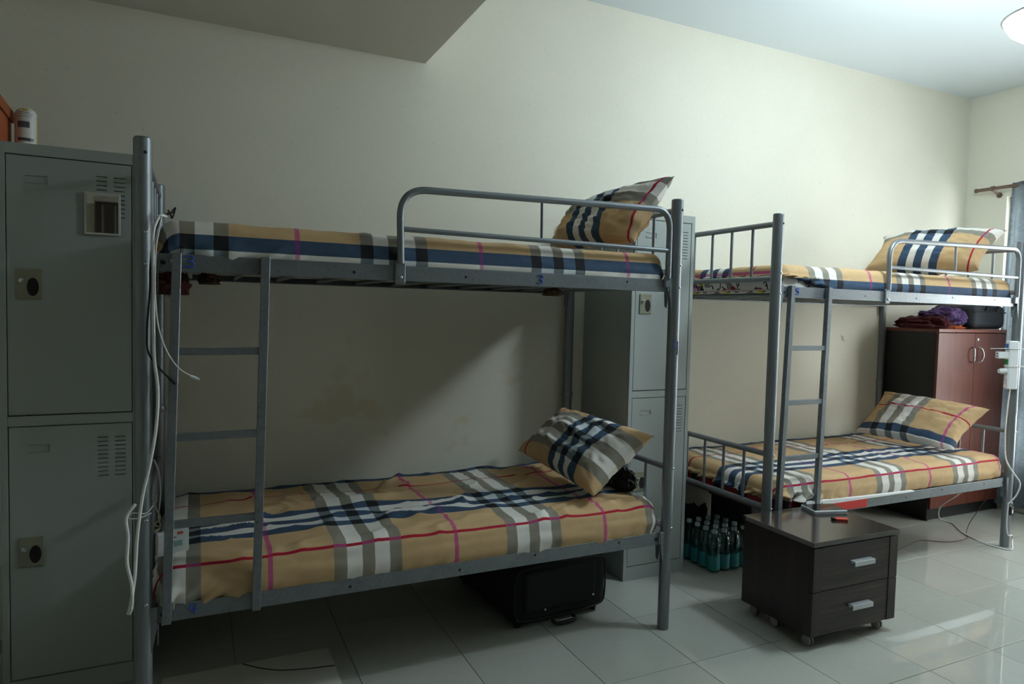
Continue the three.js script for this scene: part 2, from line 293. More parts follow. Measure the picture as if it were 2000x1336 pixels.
// ---------------------------------------------------------------- mattresses with fitted sheets
// one closed cloth: top rings inwards, then down the sides by drop(x, z); uv = plan position + drop along the outward normal
function sheetGeometry({ x0, x1, z0, z1, top, drop, r = .06, s0, t0, amp = .006, sd = 1, puff = .008, gather = () => .1, under = true }) {
  const cx = (x0 + x1) / 2, cz = (z0 + z1) / 2, hx = (x1 - x0) / 2, hz = (z1 - z0) / 2, R = .045;
  const loop = [];                                     // outline points at rounded corners: [corner x, corner z, normal x, normal z, side offset]
  const nx = 150, nz = 64, nc = 12;
  const ex = hx - r, ez = hz - r;
  // counter-clockwise seen from above with x right, z down: start on the front side going right
  for (let i = 0; i < nx; i++) loop.push([-ex + 2 * ex * i / nx, ez, 0, 1]);
  for (let i = 0; i < nc; i++) { const a = Math.PI / 2 * (1 - i / nc); loop.push([ex, ez, Math.cos(a), Math.sin(a)]); }
  for (let i = 0; i < nz; i++) loop.push([ex, ez - 2 * ez * i / nz, 1, 0]);
  for (let i = 0; i < nc; i++) { const a = -Math.PI / 2 * i / nc; loop.push([ex, -ez, Math.cos(a), Math.sin(a)]); }
  for (let i = 0; i < nx; i++) loop.push([ex - 2 * ex * i / nx, -ez, 0, -1]);
  for (let i = 0; i < nc; i++) { const a = -Math.PI / 2 * (1 + i / nc); loop.push([-ex, -ez, Math.cos(a), Math.sin(a)]); }
  for (let i = 0; i < nz; i++) loop.push([-ex, -ez + 2 * ez * i / nz, -1, 0]);
  for (let i = 0; i < nc; i++) { const a = Math.PI * (1 - i / (2 * nc)); loop.push([-ex, ez, Math.cos(a), Math.sin(a)]); }
  const n = loop.length, pos = [], uv = [], idx = [];
  const NT = 30, NE = 6, NS = 12;
  const crease = (x, z) => {                           // soft pulled folds in the cloth
    const w = fbm(x * 2.2 + sd * 7, z * 3.1, sd) * .9;
    const a = Math.abs(noise(x * 1.7 + z * 3.3 + w + sd, z * 1.2 - x * .7, sd + 4)), b2 = Math.abs(noise(x * 3.9 - z * 2.2 + w, z * 4.1 + sd, sd + 9));
    return amp * (Math.pow(1 - Math.min(1, a * 3.2), 2) * 1.5 + Math.pow(1 - Math.min(1, b2 * 4), 2) * .8 + fbm(x * 2, z * 2.4, sd) * .8);
  };
  const put = (x, y, z, u, v) => { pos.push(x, y, z); uv.push((u - s0) / PLAID, (v - t0) / PLAID_T); };
  for (let k = 0; k <= NT; k++) {                      // top, from the middle line outwards
    const e = (hz - R) * (1 - k / NT);
    for (const [qx, qz, ax, az] of loop) {
      const rr = Math.max(r - R - e, 0), sx = Math.max(hx - R - e - rr, 0) / ex, sz = Math.max(hz - R - e - rr, 0) / ez;
      const x = cx + qx * sx + ax * rr, z = cz + qz * sz + az * rr;
      put(x, top - .004 * k / NT + crease(x, z) * (1 - .3 * k / NT), z, x, z);
    }
  }
  for (let k = 1; k <= NE; k++) {                      // rounded edge
    const a = Math.PI / 2 * k / NE;
    for (const [qx, qz, ax, az] of loop) {
      const rr = Math.max(r - R, 0), gx = cx + qx * (hx - R - rr) / ex + ax * rr, gz = cz + qz * (hz - R - rr) / ez + az * rr;
      const o = R * Math.sin(a), x = gx + ax * o, z = gz + az * o;
      put(x, top - .004 - R * (1 - Math.cos(a)) + crease(gx, gz) * .7 * Math.cos(a), z, gx + ax * R * a, gz + az * R * a);
    }
  }
  const yE = top - .004 - R;
  for (let k = 1; k <= NS; k++) {                      // sides
    for (let i = 0; i < n; i++) {
      const [qx, qz, ax, az] = loop[i];
      const rr = Math.max(r - R, 0), gx = cx + qx * (hx - R - rr) / ex + ax * rr, gz = cz + qz * (hz - R - rr) / ez + az * rr;
      const D = Math.max(drop(gx, gz) - R - .004, .005), f = k / NS, g = gather(gx, gz);
      const arc = i / n * 2 * (hx + hz) * 2;
      const wob = puff * Math.sin(Math.PI * Math.min(1, f * .9)) + g * f * .028 * (noise(arc * 16, f * 1.5, sd + 2) + .7 * noise(arc * 34 + f * 3, f, sd + 5)) + .004 * noise(arc * 5, f * 2.5, sd + 8);
      const o = R + wob - .006 * f * f;
      put(gx + ax * o, yE - D * f, gz + az * o, gx + ax * (R * Math.PI / 2 + D * f), gz + az * (R * Math.PI / 2 + D * f));
    }
  }
  let rows = NT + NE + NS + 1;
  if (under) {                                         // the hem is tucked in underneath
    for (const [qx, qz, ax, az] of loop) {
      const D = drop(cx + qx, cz + qz), o = -.03;
      put(cx + qx + ax * (r + o), yE - (D - R - .004) - .002, cz + qz + az * (r + o), cx + qx, cz + qz);
    }
    rows++;
  }
  for (let k = 0; k < rows - 1; k++) for (let i = 0; i < n; i++) {
    const a = k * n + i, b2 = k * n + (i + 1) % n, c = a + n, d = b2 + n;
    idx.push(a, c, b2, b2, c, d);
  }
  const g = new THREE.BufferGeometry();
  g.setAttribute('position', new THREE.Float32BufferAttribute(pos, 3)); g.setAttribute('uv', new THREE.Float32BufferAttribute(uv, 2)); g.setIndex(idx); g.computeVertexNormals();
  return g;
}
function mattress(label, cover, o) {
  const t = thing('mattress', label, 'mattress', [0, 0, 0], 0, 'mattresses in plaid sheets');
  obj('mattress_body', box(o.x0 + .015, o.x1 - .015, o.base, o.top - .02, o.z0 + .015, o.z1 - .015, .03), cover, t);
  obj('fitted_sheet', sheetGeometry(o), M.plaid, t);
  return t;
}
const doodle = canvasTex(1024, 256, (g, w, h) => {     // black doodles with coloured splashes on a pale cover
  g.fillStyle = '#cfcac6'; g.fillRect(0, 0, w, h); let s = 5; const r = () => (s = (s * 16807) % 2147483647) / 2147483647;
  for (let i = 0; i < 26; i++) { g.fillStyle = ['#d7cf2a', '#d886bb', '#c81f3a', '#d7cf2a'][i % 4]; g.beginPath(); g.arc(r() * w, r() * h, 12 + r() * 26, 0, 7); g.fill(); }
  g.strokeStyle = '#141214'; g.lineWidth = 6;
  for (let i = 0; i < 170; i++) { const x = r() * w, y = r() * h; g.beginPath(); if (i % 3) { g.moveTo(x, y); g.bezierCurveTo(x + 20, y - 40 * r(), x + 50 * r(), y + 40, x + 14, y + 50 * r()); } else for (let k = 0; k < 4; k++) { g.moveTo(x + k * 11, y); g.lineTo(x + k * 11 + 10, y + 42); } g.stroke(); }
});
doodle.repeat.set(1.0, 4.2);
const coverPale = std({ color: 0xb9b3a4, roughness: .9 }), coverDoodle = std({ map: doodle, roughness: .85 }), coverRed = std({ map: canvasTex(256, 128, (g, w, h) => { g.fillStyle = '#7c1018'; g.fillRect(0, 0, w, h); g.fillStyle = '#14182c'; for (let i = 0; i < 6; i++) g.fillRect(i * 45, 0, 16, h); }), roughness: .85 });
const cornerGather = (x0, x1, z1, wd, base = .15, k = 1.3) => (x, z) => base + k * Math.max(0, 1 - Math.abs(x - x0) / wd) + .6 * Math.max(0, 1 - Math.abs(x - x1) / (wd * .6));
{
  const X0 = .04, X1 = 1.925, Z0 = -.855, Z1 = -.012;
  mattress('thick mattress in tan plaid sheet on the upper bunk marked 3', coverPale, { x0: X0, x1: X1, z0: Z0, z1: Z1, base: 1.466, top: 1.603, drop: () => .135, s0: .642, t0: .03 - .02, amp: .004, sd: 1, puff: .012, gather: cornerGather(X0, X1, Z1, .5) });
  mattress('mattress in rumpled tan plaid sheet on the lower bunk above the black suitcase', coverPale, { x0: X0 - .01, x1: X1 + .005, z0: Z0, z1: Z1 + .006, base: .393, top: .550, drop: () => .145, s0: .566, t0: -.39, amp: .014, sd: 4, puff: .012, gather: cornerGather(X0, X1, Z1, .3, .25) });
  const o = B2[0], q = B2[2];
  mattress('doodle-covered mattress in tan plaid sheet on the upper bunk marked 5', coverDoodle, { x0: o + .04, x1: o + X1, z0: q + Z0, z1: q + Z1, base: 1.466, top: 1.603, drop: (x) => .06 + .062 * Math.min(1, Math.max(0, (x - o - .06) / .36)), s0: o + .226, t0: q + .05 - .02, amp: .004, sd: 8, puff: .008, gather: cornerGather(o + .12, o + X1, 0, .30, .15, 2.4), under: true });
  mattress('mattress in tan plaid sheet on the lower bunk behind the brown nightstand', coverRed, { x0: o + .04, x1: o + X1, z0: q + Z0, z1: q + Z1 + .004, base: .393, top: .556, drop: (x) => .085 + .05 * Math.min(1, Math.max(0, (x - o - .05) / .35)), s0: o + .784, t0: -.435, amp: .006, sd: 12, puff: .01, gather: cornerGather(o + .22, o + X1, 0, .34, .2, 2.4) });
}

// ---------------------------------------------------------------- pillows
// four corners A (bottom back), B (bottom front), D (top front), C (top back); p runs A to B, q runs A to C
function pillow(label, [A, B, D, C], thick, uvf, sd) {
  const n = 44, pos = [], uv = [], idx = [];
  const a = V(...A), b = V(...B), c = V(...C), d = V(...D);
  const nor = b.clone().sub(a).cross(c.clone().sub(a)).normalize();
  const mid = a.clone().add(b).add(c).add(d).multiplyScalar(.25), Lg = (a.distanceTo(b) + c.distanceTo(d)) / 2, Sh = (a.distanceTo(c) + b.distanceTo(d)) / 2;
  for (const s of [1, -1]) for (let j = 0; j <= n; j++) for (let i = 0; i <= n; i++) {
    const p = i / n, q = j / n, u = 2 * p - 1, v = 2 * q - 1;
    const pt = a.clone().multiplyScalar((1 - p) * (1 - q)).addScaledVector(b, p * (1 - q)).addScaledVector(c, (1 - p) * q).addScaledVector(d, p * q);
    // the filled middle pulls the edges in and leaves the corners out
    const pin = .035 * (1 - Math.pow(Math.abs(u), 2)) * Math.pow(Math.abs(v), 3), pin2 = .055 * (1 - v * v) * Math.pow(Math.abs(u), 3);
    pt.lerp(mid, 0); pt.addScaledVector(c.clone().sub(a).normalize(), -Math.sign(v) * pin * Sh); pt.addScaledVector(b.clone().sub(a).normalize(), -Math.sign(u) * pin2 * Lg);
    const e = Math.max(0, (1 - u * u) * (1 - v * v)), w = Math.pow(e, .42);
    const wr = .02 * Math.pow(e, .35) * (fbm(p * 4.5 + sd, q * 3.6, sd + s) * .8 + 1.3 * Math.abs(noise(p * 6 + q * 4 + sd, q * 5 - p * 3, sd + 3)) + .5 * Math.abs(noise(p * 13 - q * 6, q * 9 + p * 5, sd + 6)));
    pt.addScaledVector(nor, s * (thick * .5 * w + (e > 0 ? wr : 0)));
    pos.push(pt.x, pt.y, pt.z); const [uu, vv] = uvf(p * Lg, q * Sh, s); uv.push(uu / PLAID, vv / PLAID_T);
  }
  const m = (n + 1) * (n + 1);
  for (let s = 0; s < 2; s++) for (let j = 0; j < n; j++) for (let i = 0; i < n; i++) {
    const k = s * m + j * (n + 1) + i, r = k + 1, t = k + n + 1, y = t + 1;
    if (!s) idx.push(k, r, t, r, y, t); else idx.push(k, t, r, r, t, y);
  }
  const g = new THREE.BufferGeometry(); g.setAttribute('position', new THREE.Float32BufferAttribute(pos, 3)); g.setAttribute('uv', new THREE.Float32BufferAttribute(uv, 2)); g.setIndex(idx); g.computeVertexNormals();
  return tag(obj('pillow', g, M.plaid), label, 'pillow', 'pillows in plaid cases');
}
pillow('plaid pillow leaning at the head of the lower bunk above the black suitcase', [[1.579, .66, -.68], [1.607, .60, -.03], [1.905, .83, -.03], [1.828, .86, -.68]], .17, (l, s) => [s - .06, l - .295], 1);
pillow('plaid pillow standing on edge behind the guard rail of the bunk marked 3', [[1.66, 1.65, -.56], [1.76, 1.64, -.02], [1.945, 1.925, -.005], [1.775, 1.845, -.56]], .17, (l, s) => [s - .15, l - .165], 2);
pillow('plaid pillow on the upper bunk marked 5 beside the curtain', [[3.986, 1.655, -.66], [4.293, 1.65, -.14], [4.486, 1.895, -.10], [4.164, 1.88, -.66]], .25, (l, s) => [s - .19, l - .19], 3);
pillow('plaid pillow leaning on the lower bunk in front of the brown cupboard', [[4.06, .61, -.72], [4.12, .60, -.12], [4.455, .825, -.12], [4.334, .865, -.72]], .16, (l, s) => [l - .10, s + .15], 4);

// ---------------------------------------------------------------- lockers
function slotDoor(x0, x1, y0, y1, z, holes) {          // sheet-metal door with real slots
  const sh = new THREE.Shape(); sh.moveTo(x0, y0); sh.lineTo(x1, y0); sh.lineTo(x1, y1); sh.lineTo(x0, y1); sh.closePath();
  for (const [a, b, c, d] of holes) { const h = new THREE.Path(); h.moveTo(a, c); h.lineTo(a, d); h.lineTo(b, d); h.lineTo(b, c); h.closePath(); sh.holes.push(h); }
  return new THREE.ExtrudeGeometry(sh, { depth: .016, bevelEnabled: true, bevelSize: .0015, bevelThickness: .0015, bevelSegments: 2 }).translate(0, 0, z - .0175);
}
function locker(label, x, z, w, d) {                   // local origin: front left foot
  const l = thing('locker', label, 'locker', [x, 0, z], 0, 'grey two-door metal lockers');
  const H = 1.853, f = .021;
  obj('body', [box(0, .012, 0, H, -d, -.02), box(w - .012, w, 0, H, -d, -.02), box(.012, w - .012, H - .012, H, -d, -.02), box(.012, w - .012, .03, .042, -d, -.02), box(.012, w - .012, .042, H - .012, -d, -d + .008),
    box(0, f, 0, H, -.02, 0, .0015), box(w - f, w, 0, H, -.02, 0, .0015), box(f, w - f, H - .036, H, -.02, -.0002), box(f, w - f, 0, .069, -.02, -.0002), box(f, w - f, .928, .961, -.02, -.0002)], M.locker, l);
  obj('inside', [box(.013, w - .013, .08, .92, -d + .01, -.0205), box(.013, w - .013, .97, H - .04, -d + .01, -.0205)], M.lockerDark, l);  // black block close behind the doors stands in for the unlit interior
  const L = f + .0042, R = w - f - .0042;
  for (const [y0, y1] of [[.9665, 1.812], [.0745, .923]]) {
    const holes = [], top = y1 - .042;
    for (const c of [R - .103, R - .051]) for (let i = 0; i < 10; i++) holes.push([c, c + .034, top - i * .0148 - .0055, top - i * .0148]);
    const door = obj('door', slotDoor(L, R, y0, y1, -.001, holes), M.locker, l);
    const py = y0 + .47 - .09, px = L + .022;             // lock plate with a finger cup and a key cylinder
    const plate = obj('lock_plate', [box(px, px + .072, py, py + .10, -.002, .004, .003)], M.lockPlate, door);
    const cup = new THREE.Shape(); cup.absellipse(0, 0, .0165, .03, 0, Math.PI * 2);
    obj('finger_cup', new THREE.ExtrudeGeometry(cup, { depth: .001, bevelEnabled: false, curveSegments: 16 }).translate(px + .047, py + .042, .0038), M.lockerDark, plate);
    obj('lock_cylinder', lathe([[0, .008], [.007, .008], [.0085, .006], [.0085, 0]], 18).rotateX(Math.PI / 2).translate(px + .017, py + .062, .004), M.chrome, plate);
    const hx = L + .05, hy = y1 - .085;                  // embossed card holder
    obj('card_holder', [box(hx, hx + .062, hy + .024, hy + .027, -.002, .0022), box(hx, hx + .062, hy, hy + .003, -.002, .0022), box(hx + .06, hx + .064, hy, hy + .027, -.002, .0022), box(hx - .002, hx + .002, hy, hy + .006, -.002, .0022)], M.locker, door);
  }
  return l;
}
locker('grey metal locker at the left edge with a small mirror on its door', -.437, -.409, .40, .45);
locker('grey metal locker standing between the two bunk beds', 2.082, -.476, .38, .44);
{ // small mirror on the first locker's door
  const m = thing('wall_mirror', 'small white-framed mirror stuck on the locker door', 'mirror', [-.145, 1.642, -.4075]);
  obj('frame', [box(-.053, .053, -.071, .071, 0, .006, .002)], std({ color: 0xb9b8b0, roughness: .5 }), m);
  obj('mirror_glass', box(-.046, .046, -.064, .064, .004, .0068), std({ color: 0xe8ecec, roughness: .02, metalness: 1 }), m);
}
// things on top of that locker
{
  const c = thing('cardboard_box', 'orange-brown box on top of the locker at the left edge', 'box', [-.60, 1.853, -.60], .05);
  const cb = std({ map: woodGrain([170, 88, 46], 6, 6, 30), roughness: .8 });
  obj('box_body', box(-.13, .145, 0, .135, -.125, .17, .003), cb, c);
  obj('lid', box(-.137, .153, .128, .168, -.133, .178, .003), std({ color: 0x9a5226, roughness: .8 }), c);
  const lab = canvasTex(256, 256, (g, w, h) => { g.fillStyle = '#dfe0dc'; g.fillRect(0, 0, w, h); g.fillStyle = '#c9a50e'; for (const x of [64, 192]) { g.beginPath(); g.arc(x, 74, 15, 0, 7); g.fill(); } g.fillStyle = '#c7b23a'; g.fillRect(112, 120, 22, 130); g.fillStyle = '#4c5257'; for (const x of [34, 162]) for (let i = 0; i < 9; i++) g.fillRect(x, 102 + i * 16, 44 + (i * 37) % 22, i % 3 ? 3 : 6); });
  lab.flipY = true;
  const b = thing('plastic_bottle', 'white plastic bottle with yellow emblem on top of the left locker', 'bottle', [-.408, 1.853, -.68]);
  obj('bottle_body', lathe([[0, 0], [.030, 0], [.034, .004], [.034, .135], [.033, .152], [.028, .165], [.018, .173], [0, .175]], 28).rotateY(-1.45), std({ map: lab, roughness: .4 }), b);
}

// ---------------------------------------------------------------- brown cupboard beyond the second bed
{
  const w = .80, d = .375, h = 1.295;
  const c = thing('cupboard', 'low reddish-brown cupboard with black side behind the far bunk', 'cupboard', [4.585, 0, -.534]);
  const redwood = std({ map: woodGrain([102, 50, 35], 9, 34, 2.5), roughness: .42 }), side = std({ color: 0x1d1f1f, roughness: .5 }), edge = std({ map: woodGrain([120, 66, 52], 8, 3, 40), roughness: .4 });
  obj('side_panel', box(0, .018, 0, h - .022, -d, -.018, .001), side, c); obj('side_panel', box(w - .018, w, 0, h - .022, -d, -.018, .001), side, c);
  obj('back_panel', box(.018, w - .018, .1, h - .022, -d, -d + .006), side, c);
  obj('plinth', box(.018, w - .018, 0, .11, -d + .02, -.03), side, c);
  obj('bottom_panel', box(.018, w - .018, .11, .128, -d + .006, -.02), side, c);
  obj('top', box(-.006, w + .006, h - .022, h, -d, .004, .002), edge, c);
  for (const k of [0, 1]) {
    const a = k ? w / 2 + .0015 : .002, b = k ? w - .002 : w / 2 - .0015;
    const dr = obj('door', box(a, b, .085, h - .027, -.018, 0, .0015), redwood, c);
    const hx = w / 2 + (k ? .034 : -.034), s = k ? 1 : -1;
    obj('handle', spline([[hx, 1.17, .001], [hx + s * .006, 1.165, .02], [hx + s * .018, 1.12, .03], [hx + s * .006, 1.075, .02], [hx, 1.07, .001]], .0055, 40, 10), M.chrome, dr);
    if (k) obj('lock_cylinder', lathe([[0, .004], [.009, .004], [.011, 0]], 18).rotateX(Math.PI / 2).translate(w / 2 + .035, 1.225, 0), M.chrome, dr);
  }
}
// crumpled cloths and a bag on the cupboard
function lump(name, label, cat, cx, cy, cz, rx, ry, rz, mat, sd, am = .35, group) {
  const g = new THREE.IcosahedronGeometry(1, 24), p = g.attributes.position;
  for (let i = 0; i < p.count; i++) {
    const x = p.getX(i), y = p.getY(i), z = p.getZ(i);
    const k = 1 + am * (fbm(x * 1.6 + sd, y * 1.6, z * 1.6) * .7 + .8 * (Math.abs(noise(x * 2.2 + sd, y * 2.2, z * 2.2 + sd)) - .25));
    const yy = Math.max(y, -.55);
    p.setXYZ(i, cx + x * k * rx, cy + (yy + .55) * (yy > -.55 ? k : 1) * ry, cz + z * k * rz);
  }
  g.computeVertexNormals();
  const m = obj(name, g, mat); return tag(m, label, cat, group);
}
lump('folded_cloth', 'dark maroon cloth lying on the brown cupboard', 'cloth', 4.68, 1.295, -.70, .13, .055, .17, std({ color: 0x4a0d14, roughness: .95 }), 3);
lump('folded_cloth', 'crumpled purple cloth with orange edge on the brown cupboard', 'cloth', 4.82, 1.325, -.66, .15, .075, .14, std({ color: 0x4b3461, roughness: .95 }), 8, .3);
lump('folded_cloth', 'small orange-brown cloth at the front edge of the brown cupboard', 'cloth', 4.80, 1.295, -.575, .11, .02, .035, std({ color: 0x9c4a1c, roughness: .95 }), 12, .5);
{
  const s = thing('travel_bag', 'dark blue-black bag on the cupboard beside the purple cloth', 'bag', [5.17, 1.295, -.70]);
  obj('bag_body', box(-.19, .19, .004, .17, -.15, .15, .04), std({ color: 0x1c2128, roughness: .7 }), s);
  obj('zipper', spline([[-.185, .12, .148], [-.1, .125, .1525], [.1, .125, .1525], [.185, .12, .148]], .004), M.darkMetal, s);
  obj('carry_strap', spline([[-.06, .13, .15], [-.06, .165, .165], [0, .178, .17], [.06, .165, .165], [.06, .13, .15]], .008), M.black, s);
}

// ---------------------------------------------------------------- nightstand on casters, with a phone and a lighter
{
  const t = thing('nightstand', 'dark brown two-drawer nightstand on casters in front of the far bunk', 'nightstand', [2.38, 0, .399], -.021);
  const w = .506, d = .394, y0 = .055, y1 = .447;
  const dark = std({ map: woodGrain([42, 30, 26], 12, 26, 2), roughness: .42 }), stripe = std({ map: woodGrain([47, 35, 30], 30, 2, 60), roughness: .42 }), lipMat = std({ color: 0x6d6963, roughness: .35 });
  const topMat = phys({ map: tex(512, 512, (u, v) => { const q = 7 * noise(u * 3, v * 70, 2) + 5 * pn(u, v, 30, 3); return [clamp(54 + q), clamp(49 + q), clamp(46 + q)]; }), roughness: .16, clearcoat: .6, clearcoatRoughness: .1 });
  obj('side_panel', box(.004, .020, y0, y1 - .022, -d + .006, -.018, .001), dark, t); obj('side_panel', box(w - .020, w - .004, y0, y1 - .022, -d + .006, -.018, .001), dark, t);
  obj('back_panel', box(.02, w - .02, y0, y1 - .022, -d + .006, -d + .014), dark, t); obj('bottom_panel', box(.02, w - .02, y0, y0 + .016, -d + .014, -.02), dark, t);
  const top = obj('top', box(0, w, y1 - .020, y1, -d, .002, .0015), topMat, t);
  obj('edge_strip', box(-.0008, .0012, y1 - .019, y1 + .0004, -d + .02, .001), lipMat, top);
  obj('inside', box(.022, w - .022, y0 + .02, y1 - .026, -d + .02, -.022), M.blackCloth, t);
  for (const [a, b] of [[.0575, .238], [.2415, .421]]) {
    const dr = obj('drawer', box(.055, w - .055, a, b, -.018, -.0025, .001), stripe, t);
    for (const [p, q] of [[.005, .0545], [w - .0545, w - .005]]) obj('drawer_stile', box(p, q, a, b, -.018, 0, .001), dark, dr);
    const m = (a + b) / 2 + .008, c = w / 2 + .02;
    obj('drawer_pull', [box(c - .06, c + .06, m + .004, m + .010, -.003, .024, .0015), box(c - .06, c + .06, m - .010, m + .006, .018, .024, .0015), box(c - .055, c + .055, m - .004, m + .006, -.004, .002)], std({ color: 0xc2c7ca, roughness: .35, metalness: .6 }), dr);
  }
  for (const [x, z] of [[.045, -.05], [w - .05, -.05], [.045, -d + .05], [w - .05, -d + .05], [.05, -d / 2 - .03]]) {
    const c = obj('caster', [box(x - .022, x + .022, .05, .0555, z - .022, z + .022, .001), rod(V(x, .034, z), V(x, .052, z), .009), rod(V(x - .012, .021, z), V(x + .012, .021, z), .0208, 20)], std({ color: 0x9a9a96, roughness: .4 }), t);
    obj('tyre', rod(V(x - .0045, .021, z), V(x + .0045, .021, z), .0213, 20), M.black, c);
  }
}
{
  const p = thing('phone', 'flat black tablet with white edge lying on the nightstand', 'phone', [2.800, .447, .095], -.27);
  obj('case', box(-.083, .083, 0, .017, -.055, .055, .003), std({ color: 0xcfd6da, roughness: .35 }), p);
  obj('screen', box(-.080, .080, .0165, .0178, -.052, .050, .0005), phys({ color: 0x0b0c0e, roughness: .12 }), p);
  obj('edge_groove', box(-.0835, .0835, .007, .009, -.04, .0556), M.darkMetal, p);
  const l = thing('lighter', 'orange cigarette lighter lying on the nightstand', 'lighter', [2.742, .447, .228], -.55);
  obj('lighter_body', box(-.022, .034, 0, .013, -.0115, .0115, .005), phys({ color: 0xd8401c, roughness: .3 }), l);
  obj('lighter_head', [box(-.036, -.0215, .0005, .0125, -.0105, .0105, .003), rod(V(-.03, .007, -.012), V(-.03, .007, .012), .004)], M.black, l);
}

// ---------------------------------------------------------------- suitcase under the first bed
{
  const s = thing('suitcase', 'black fabric suitcase lying on the floor under the near bunk', 'suitcase', [1.585, 0, -.215], .075);
  obj('suitcase_body', box(-.245, .245, .02, .275, -.60, 0, .045), M.blackCloth, s);
  obj('front_pocket', box(-.20, .17, .075, .25, -.02, .014, .016), M.blackCloth, s);
  obj('piping', [spline([[-.232, .075, -.009], [-.222, .048, -.008], [-.19, .037, -.009], [.19, .037, -.009], [.222, .048, -.008], [.232, .075, -.009], [.232, .22, -.009], [.222, .247, -.008], [.19, .258, -.009], [-.19, .258, -.009], [-.222, .247, -.008], [-.232, .22, -.009]], .004, 140, 8, true)], M.black, s);
  obj('handle', [spline([[-.055, .02, .006], [-.05, .018, .026], [0, .014, .032], [.05, .018, .026], [.055, .02, .006]], .008, 30, 10)], M.black, s);
  obj('handle_strip', rod(V(-.035, .026, .031), V(.035, .026, .031), .0022), M.chrome, s);
  for (const [x, y] of [[-.098, .080], [.153, .098]]) obj('stud', ball(x, y, .014, .0055, 1, 1, .6), M.chrome, s);
  for (const [x, z] of [[-.2, -.05], [.2, -.05], [-.2, -.55], [.2, -.55]]) obj('foot', lathe([[0, 0], [.014, 0], [.017, .025], [0, .025]], 14).translate(x, 0, z), M.black, s);
  const f = thing('pale_floor_slab', 'thin flat pale grey slab on the floor under the near bunk, left of the suitcase', 'sheet', [0, 0, 0]);
  obj('slab_body', box(0.035, .614, 0.0004, .009, -.362, -.032, .002), std({ color: 0xc4c4ba, roughness: .6 }), f);  // thin pale grey slab laid flat on the floor
  obj('dark_line', spline([[.30, .0095, -.358], [.36, .0095, -.30], [.42, .0095, -.26], [.50, .0095, -.235], [.612, .0095, -.215]], .0022, 40), M.black, f);
}

// ---------------------------------------------------------------- bottled water, bags and odds and ends under and on the second bed
{
  const clear = phys({ color: 0xdff3f2, roughness: .05, transmission: 1, thickness: 0 }), teal = std({ color: 0x257c82, roughness: .5 }), cap = std({ color: 0x9db2b5, roughness: .5 });
  const prof = [[0, .003], [.022, 0], [.031, .006], [.032, .05], [.030, .056], [.032, .062], [.032, .145], [.029, .168], [.018, .192], [.0125, .198], [.0125, .210]];
  const g1 = lathe(prof, 18), g2 = lathe([[.0325, .018], [.0325, .092]], 18), g3 = lathe([[.0145, .206], [.0145, .222], [.012, .224], [0, .224]], 16);
  for (let j = 0; j < 4; j++) for (let i = 0; i < 4; i++) {
    const b = thing('water_bottle', 'clear plastic water bottle with teal label in the pack beneath the far bunk', 'bottle', [2.607 + i * .0665, 0, -.408 - j * .0665], rnd() * 6, 'water bottles packed under the far bunk');
    obj('bottle_body', g1, clear, b); obj('bottle_label', g2, teal, b); obj('cap', g3, cap, b);
  }
  lump('carrier_bag', 'black crumpled plastic bag behind the water bottles under the far bunk', 'bag', 2.74, 0.0, -.755, .13, .17, .075, std({ color: 0x121415, roughness: .5 }), 21, .4);
  const box2 = thing('storage_box', 'dark grey box standing under the far bunk behind the nightstand', 'box', [3.04, 0, -.62]);
  obj('box_body', box(-.13, .14, .0005, .30, -.16, .16, .01), std({ color: 0x2c2d2e, roughness: .6 }), box2);
  obj('lid', box(-.14, .15, .29, .318, -.17, .17, .008), std({ color: 0x3a3b3b, roughness: .5 }), box2);
  obj('clip', box(-.03, .03, .27, .31, .165, .176, .003), M.chrome, box2);
}
{
  const f = B2[2];
  const sh = new THREE.Shape(); sh.moveTo(2.835, .424); sh.lineTo(2.90, .4225); sh.lineTo(3.66, .4225); sh.lineTo(3.655, .428); sh.lineTo(3.25, .4345); sh.lineTo(2.84, .447); sh.closePath();
  tag(obj('paper_board', new THREE.ExtrudeGeometry(sh, { depth: .02, bevelEnabled: false }).translate(0, 0, f + .002 - .006), M.white), 'long white board tucked between mattress and rail of the far lower bunk', 'board');
  const rg = box(3.02, 3.285, .378, .424, f + .0045, f + .016, .005);
  tag(obj('red_cloth', [rg, box(3.0, 3.3, .420, .426, f - .03, f + .012, .002)], M.red), 'bright red cloth hanging over the rail behind the nightstand', 'cloth');
}
lump('drawstring_bag', 'small black bag squeezed behind the pillow on the near lower bunk', 'bag', 1.875, .562, -.24, .045, .075, .11, M.black, 30, .3);

